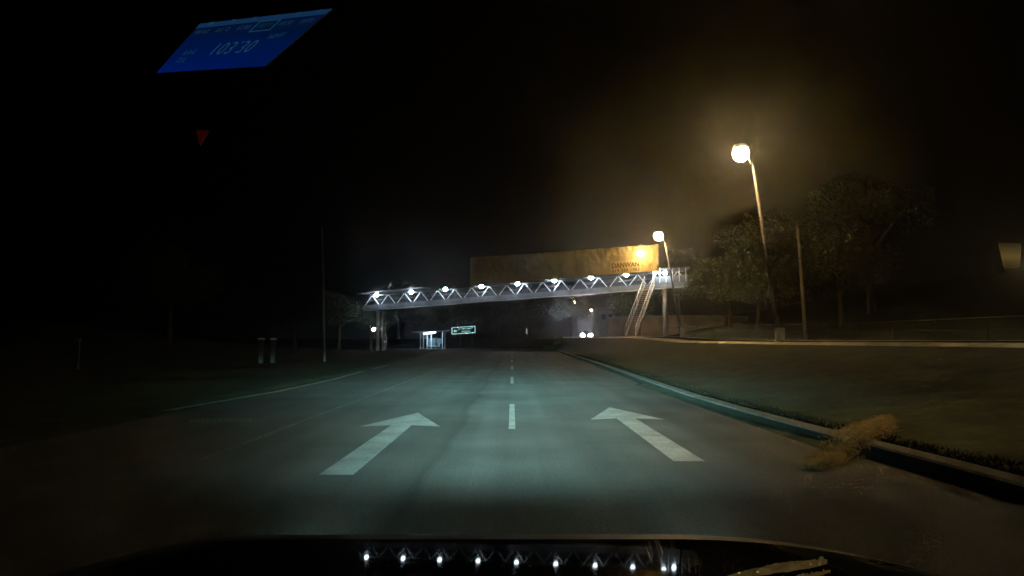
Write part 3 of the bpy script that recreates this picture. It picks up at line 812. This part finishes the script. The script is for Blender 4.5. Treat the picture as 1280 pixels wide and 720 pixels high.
# windscreen reflection streak, built as loose straw-coloured blades across the right kerb
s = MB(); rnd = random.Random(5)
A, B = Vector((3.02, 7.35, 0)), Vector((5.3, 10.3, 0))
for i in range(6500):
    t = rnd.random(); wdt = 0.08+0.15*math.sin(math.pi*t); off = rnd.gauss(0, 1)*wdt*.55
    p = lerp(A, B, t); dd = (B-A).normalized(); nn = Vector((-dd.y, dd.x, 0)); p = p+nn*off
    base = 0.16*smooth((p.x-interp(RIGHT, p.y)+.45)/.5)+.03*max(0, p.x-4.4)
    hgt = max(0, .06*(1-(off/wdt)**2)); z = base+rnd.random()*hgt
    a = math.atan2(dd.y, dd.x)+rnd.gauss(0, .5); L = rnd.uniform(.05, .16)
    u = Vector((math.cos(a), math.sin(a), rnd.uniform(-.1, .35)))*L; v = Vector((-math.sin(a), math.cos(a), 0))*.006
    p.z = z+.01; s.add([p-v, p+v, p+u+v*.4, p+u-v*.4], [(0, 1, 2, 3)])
st_ = s.build('streak_reflection', mat('straw_streak', (.16, .105, .038), .85, scale=9, col2=(.07, .045, .016), spec=.1))
tag(st_, 'long streak of straw-coloured blades standing in for a windscreen reflection over the right kerb', 'reflection')

# ------------------------------------------------------------------ camera car: bonnet with headlamps
cb = empty('car_bonnet', (0, 1.3, .5), 'glossy black bonnet of the camera car along the bottom edge', 'car bonnet')
prof = []
def bz(y):
    k = .872+.110*(1.6-min(y, 1.6))
    if y > 1.6: d = y-1.6; k -= .11*d+.55*d*d
    return k
ysb = [0.75+.05*i for i in range(17)]+[1.6+.0125*i for i in range(15)]
s = MB(); xsb = [-.95+.05*i for i in range(39)]
for y in ysb+[1.79, 1.80, 1.80]:
    for i, x in enumerate(xsb):
        cdrop = .42*max(0, x-.35)**2*0.5+.35*max(0, -x-.55)**2
        fr = .14*max(0, abs(x)-.45)**2
        yy = y-fr*(1 if y > 1.5 else 0)
        kk = .003+.02*(max(-.5, min(.4, x))+.23)
        cdrop += max(0, 1.6-y)*kk
        if y <= 1.78: z = bz(y)-cdrop
        else: z = bz(1.775)-cdrop-(.03 if y == 1.79 else .10)
        s.v.append((x, yy, z))
rows = len(ysb)+2; nx = len(xsb)
for j in range(rows):
    for i in range(nx-1): s.f.append((j*nx+i, j*nx+i+1, (j+1)*nx+i+1, (j+1)*nx+i))
cut = 18*nx
lip = MB(); lip.v = s.v[cut-nx:]; lip.f = [tuple(k-(cut-nx) for k in f) for f in s.f if min(f) >= cut-nx]
s.f = [f for f in s.f if min(f) < cut-nx]; s.v = s.v[:cut]
s.build('panel', M_PAINTBLK, cb, True)
M_LIP = mat('sheen_lip', (0.03, 0.036, 0.036), 0.6, spec=.15)  # lip colour stands in for the dull sheen along the front edge
lip.build('front_lip', M_LIP, cb, True)
for sx in (-1, 1):
    s = MB(); s.ball((sx*.68, 1.74, .62), .1, 14, 10, (1.3, .6, .8)); s.build('headlight', mat('headlamp_lens', (.5, .5, .5), .1), cb, True)

def headbeam(x):
    l = bpy.data.lights.new('own_beam', 'SPOT'); l.energy = P_HEAD; l.color = BEAM; l.spot_size = R(120); l.spot_blend = .6; l.shadow_soft_size = .06
    l.use_nodes = True; n = l.node_tree; L = n.links.new; em = n.nodes['Emission']
    ge = n.nodes.new('ShaderNodeNewGeometry'); sp = n.nodes.new('ShaderNodeSeparateXYZ'); L(ge.outputs['Incoming'], sp.inputs[0])
    def M(op, a, c=0.0):
        t = n.nodes.new('ShaderNodeMath'); t.operation = op
        for i, q in enumerate((a, c)):
            if isinstance(q, (int, float)): t.inputs[i].default_value = q
            else: L(q, t.inputs[i])
        return t.outputs[0]
    az = M('ABSOLUTE', sp.outputs['Z']); axx = sp.outputs['X']
    el = M('DIVIDE', 0.034, M('MAXIMUM', az, 0.034)); el = M('POWER', el, 2.55)
    near = n.nodes.new('ShaderNodeMapRange'); near.interpolation_type = 'SMOOTHSTEP'
    near.inputs[1].default_value = .105; near.inputs[2].default_value = .165; near.inputs[3].default_value = 1; near.inputs[4].default_value = .05; L(az, near.inputs[0])
    far = n.nodes.new('ShaderNodeMapRange'); far.interpolation_type = 'SMOOTHSTEP'
    far.inputs[1].default_value = -.004; far.inputs[2].default_value = .028; far.inputs[3].default_value = .02; far.inputs[4].default_value = 1
    sg = n.nodes.new('ShaderNodeMath'); sg.operation = 'MULTIPLY'; sg.inputs[1].default_value = BEAM_SIGN; L(sp.outputs['Z'], sg.inputs[0]); L(sg.outputs[0], far.inputs[0])
    ho = M('POWER', 2.718, M('MULTIPLY', M('MULTIPLY', axx, axx), -19.0))
    tot = M('MULTIPLY', M('MULTIPLY', el, near.outputs[0]), M('MULTIPLY', far.outputs[0], ho))
    L(tot, em.inputs['Strength'])
    o = bpy.data.objects.new('own_beam', l); COL.objects.link(o); o.location = (x, 2.0, .64)
    o.rotation_euler = Vector((0, 1, -.05)).to_track_quat('-Z', 'Y').to_euler()
BEAM_SIGN = -1.0
headbeam(-.68); headbeam(.68)

# crumpled clear wrapper on the bonnet
rnd = random.Random(9)
wr = empty('plastic_wrapper', (0, 0, 0), 'crumpled see-through plastic wrapper lying at the bottom right edge', 'plastic wrapper')
M_FILM = mat('clear_film', (.9, .82, .55), .22, scale=30, var=.2, spec=.8)
_n = M_FILM.node_tree; _t = _n.nodes.new('ShaderNodeBsdfTranslucent'); _t.inputs['Color'].default_value = (.97, .9, .66, 1)
_m = _n.nodes.new('ShaderNodeMixShader'); _m.inputs[0].default_value = .6
_n.links.new(_n.nodes['Principled BSDF'].outputs[0], _m.inputs[1]); _n.links.new(_t.outputs[0], _m.inputs[2]); _n.links.new(_m.outputs[0], _n.nodes['Material Output'].inputs['Surface'])
def film(name, pts, w0, seed, yd):
    s = MB(); NU, NV = 60, 14
    for i in range(NU+1):
        u = i/NU; k = u*(len(pts)-1); a = min(int(k), len(pts)-2); f = k-a
        cx, cyy, ww = [lerp(pts[a][q], pts[a+1][q], f) for q in range(3)]
        for j in range(NV+1):
            an = math.pi*(j/NV)
            py = cyy-math.sin(an)*ww; yd_ = yd+math.cos(an)*ww/F*yd*1.6
            p = at(cx, py, yd_)
            nzv = noise.noise((u*11+seed, j*.45, seed)); nz2 = noise.noise((u*34, j*1.3, seed+3))
            p += Vector((0, -.5, 1))*(.006*nzv+.003*nz2)*(1 if j not in (0, NV) else .3)
            s.v.append(tuple(p))
    for i in range(NU):
        for j in range(NV): a = i*(NV+1)+j; s.f.append((a, a+1, a+NV+2, a+NV+1))
    o = s.build(name, M_FILM); o.parent = wr
film('film', [(908, 724, 2), (925, 722, 6), (945, 720, 10), (975, 716, 11), (1000, 712, 10), (1018, 709, 8), (1026, 707, 10), (1034, 704, 3)], .02, 1.0, 1.22)
film('film_flap', [(985, 728, 2), (1005, 724, 6), (1025, 720, 5), (1038, 715, 2)], .01, 5.0, 1.2)

# ------------------------------------------------------------------ windscreen reflections built as glowing objects in the camera car
YD = 0.62
cor = [at(196, 91, YD), at(331, 82.5, YD), at(415, 11, YD), at(250, 30, YD)]
def rq(u, v, off=0.0):
    p = lerp(lerp(cor[0], cor[1], u), lerp(cor[3], cor[2], u), v); return p+Vector((0, -off, 0))
rdp = empty('radio_reflection', rq(.5, .5), 'slanted blue windscreen reflection of a car radio screen with mirrored digits at the upper left', 'radio display reflection')  # radio reflected in the windscreen, built as a solid glowing panel
def rslab(mb, u0, v0, u1, v1, off, th):
    q = [rq(u0, v0, off), rq(u1, v0, off), rq(u1, v1, off), rq(u0, v1, off)]; r = [x+Vector((0, th, 0)) for x in q]
    mb.add(q+r, [(0, 1, 2, 3), (7, 6, 5, 4), (0, 4, 5, 1), (1, 5, 6, 2), (2, 6, 7, 3), (3, 7, 4, 0)])
s = MB(); rslab(s, 0, 0, 1, 1, -.0005, .002); s.build('radio_reflection_backing', M_BLACK, rdp)
def scr(name, c0, c1, k):
    m = emis(name, c0, k); n = m.node_tree; b = n.nodes['Principled BSDF']; L = n.links.new
    tc = n.nodes.new('ShaderNodeTexCoord'); sp = n.nodes.new('ShaderNodeSeparateXYZ'); L(tc.outputs['Generated'], sp.inputs[0])
    nt = n.nodes.new('ShaderNodeTexNoise'); nt.inputs['Scale'].default_value = 3; L(tc.outputs['Generated'], nt.inputs['Vector'])
    ad = n.nodes.new('ShaderNodeMath'); ad.operation = 'MULTIPLY_ADD'; ad.inputs[1].default_value = .5; L(nt.outputs['Fac'], ad.inputs[0]); L(sp.outputs['Z'], ad.inputs[2])
    mr = n.nodes.new('ShaderNodeMapRange'); mr.inputs[1].default_value = .2; mr.inputs[2].default_value = 1.1; L(ad.outputs[0], mr.inputs[0])
    mx = n.nodes.new('ShaderNodeMix'); mx.data_type = 'RGBA'; mx.inputs[6].default_value = (*c0, 1); mx.inputs[7].default_value = (*c1, 1)
    L(mr.outputs[0], mx.inputs['Factor']); L(mx.outputs[2], b.inputs['Emission Color']); return m
s = MB(); rslab(s, 0, 0, 1, .90, .0005, .0008); s.build('reflected_screen', scr('reflected_screen_blue', (0.0, .022, .27), (.0, .014, .055), .042), rdp)
s = MB(); rslab(s, 0.0, .902, 1, 1, .0005, .0008); s.build('top_bar', emis('bar_blue', (.01, .05, .15), .06), rdp)
M_DIG = emis('digit_glow', (.04, .16, .28), .03); M_DARKC = emis('cell_dark', (.001, .006, .03), .12); M_DIG2 = emis('faint_glow', (.02, .09, .20), .04)
s = MB()
for i in range(6):
    if i != 3: rslab(s, .02+i*.165, .70, .165+i*.165, .87, .0012, .0006)
s.build('preset_cell', M_DARKC, rdp)
s = MB()
for q in ((.515, .68, .665, .70), (.515, .87, .665, .89), (.505, .68, .515, .89), (.665, .68, .675, .89)): rslab(s, *q, .0022, .0006)
s.build('preset_frame', M_DIG2, rdp)
s = MB(); text_on(s, '103.30', lambda u, v: rq(u, v, .0024), .36, .27, .70, .50, .0, True, 1.1); s.build('frequency_digits', M_DIG, rdp)
s = MB(); text_on(s, 'MHz', lambda u, v: rq(u, v, .0024), .74, .50, .86, .60, .0, True); s.build('unit_letters', M_DIG2, rdp)
s = MB(); text_on(s, 'FM', lambda u, v: rq(u, v, .0024), .11, .32, .20, .42, 0, True); text_on(s, 'ST', lambda u, v: rq(u, v, .0024), .11, .17, .19, .27, 0, True); s.build('band_letters', M_DIG2, rdp)
s = MB()
for i, t in enumerate(('88.90', '91.5', '95.80', '103.3', '105.30', '106.60')): text_on(s, t, lambda u, v: rq(u, v, .0024), .045+i*.165, .75, .145+i*.165, .83, 0, True)
s.build('preset_numbers', M_DIG2, rdp)
s = MB()
for i in range(6): text_on(s, str(i+1), lambda u, v: rq(u, v, .0024), .09+i*.165, .93, .125+i*.165, .985, .0, True)
s.build('preset_labels', M_DIG, rdp)

# tiny red triangle, a windscreen reflection made as a glowing solid
def T(px, py): return at(px, py, .6)
rw = empty('triangle_reflection', T(252, 170), 'tiny dim red triangle reflection in the dark at the left', 'triangle reflection')
s = MB(); q = [T(245, 163), T(261, 163), T(250, 182)]; r = [x+Vector((0, .001, 0)) for x in q]
s.add(q+r, [(0, 1, 2), (5, 4, 3), (0, 3, 4, 1), (1, 4, 5, 2), (2, 5, 3, 0)]); s.build('lens', emis('dim_red', (.06, .003, .002), .03), rw)  # glowing solid for the red triangle reflection

# amber windscreen reflection at the right edge, modelled as a glowing block
al = empty('amber_reflection', T(1264, 320), 'small cloudy amber reflection cut by the right edge of the photo', 'lamp')
s = MB(); q = [T(1257, 336), T(1276, 336), T(1278, 304), T(1249, 303)]; r = [x+Vector((0, .003, 0)) for x in q]
s.add(q+r, [(0, 1, 2, 3), (7, 6, 5, 4), (0, 4, 5, 1), (1, 5, 6, 2), (2, 6, 7, 3), (3, 7, 4, 0)])
m = emis('cloudy_amber', (.40, .28, .08), .026)
n = m.node_tree; b = n.nodes['Principled BSDF']; tc = n.nodes.new('ShaderNodeTexCoord'); sp = n.nodes.new('ShaderNodeSeparateXYZ'); n.links.new(tc.outputs['Generated'], sp.inputs[0])
cr = n.nodes.new('ShaderNodeValToRGB'); cr.color_ramp.elements[0].color = (.07, .045, .008, 1); cr.color_ramp.elements[1].color = (.05, .035, .015, 1)
e1 = cr.color_ramp.elements.new(.45); e1.color = (.42, .28, .075, 1); e2 = cr.color_ramp.elements.new(.25); e2.color = (.22, .14, .03, 1)
n.links.new(sp.outputs['Z'], cr.inputs[0]); n.links.new(cr.outputs[0], b.inputs['Emission Color'])
amber_block = bevel(s.build('lens', m, al), .0012, 2)  # glowing block for the amber reflection
point('wrapper_fill', at(1290, 330, .612), (1, .72, .36), .38, .001, al)  # added fill light for the wrapper, unseen beyond the right edge
s = MB(); s.box(at(1265, 320, .615), (.008, .006, .012)); s.build('housing', M_BLACK, al)

# ------------------------------------------------------------------ haze
hz = MB(); hz.box((0, 200, 28), (520, 460, 62))
M_H = bpy.data.materials.new('haze'); M_H.use_nodes = True
n = M_H.node_tree; n.nodes.remove(n.nodes['Principled BSDF']); pv = n.nodes.new('ShaderNodeVolumePrincipled')
pv.inputs['Color'].default_value = (.9, .9, .9, 1); pv.inputs['Density'].default_value = HAZE_D; pv.inputs['Anisotropy'].default_value = HAZE_G
n.links.new(pv.outputs[0], n.nodes['Material Output'].inputs['Volume'])
ho = hz.build('haze', M_H); tag(ho, kind='stuff')
ho['label'] = 'thin night haze glowing round the lamps'
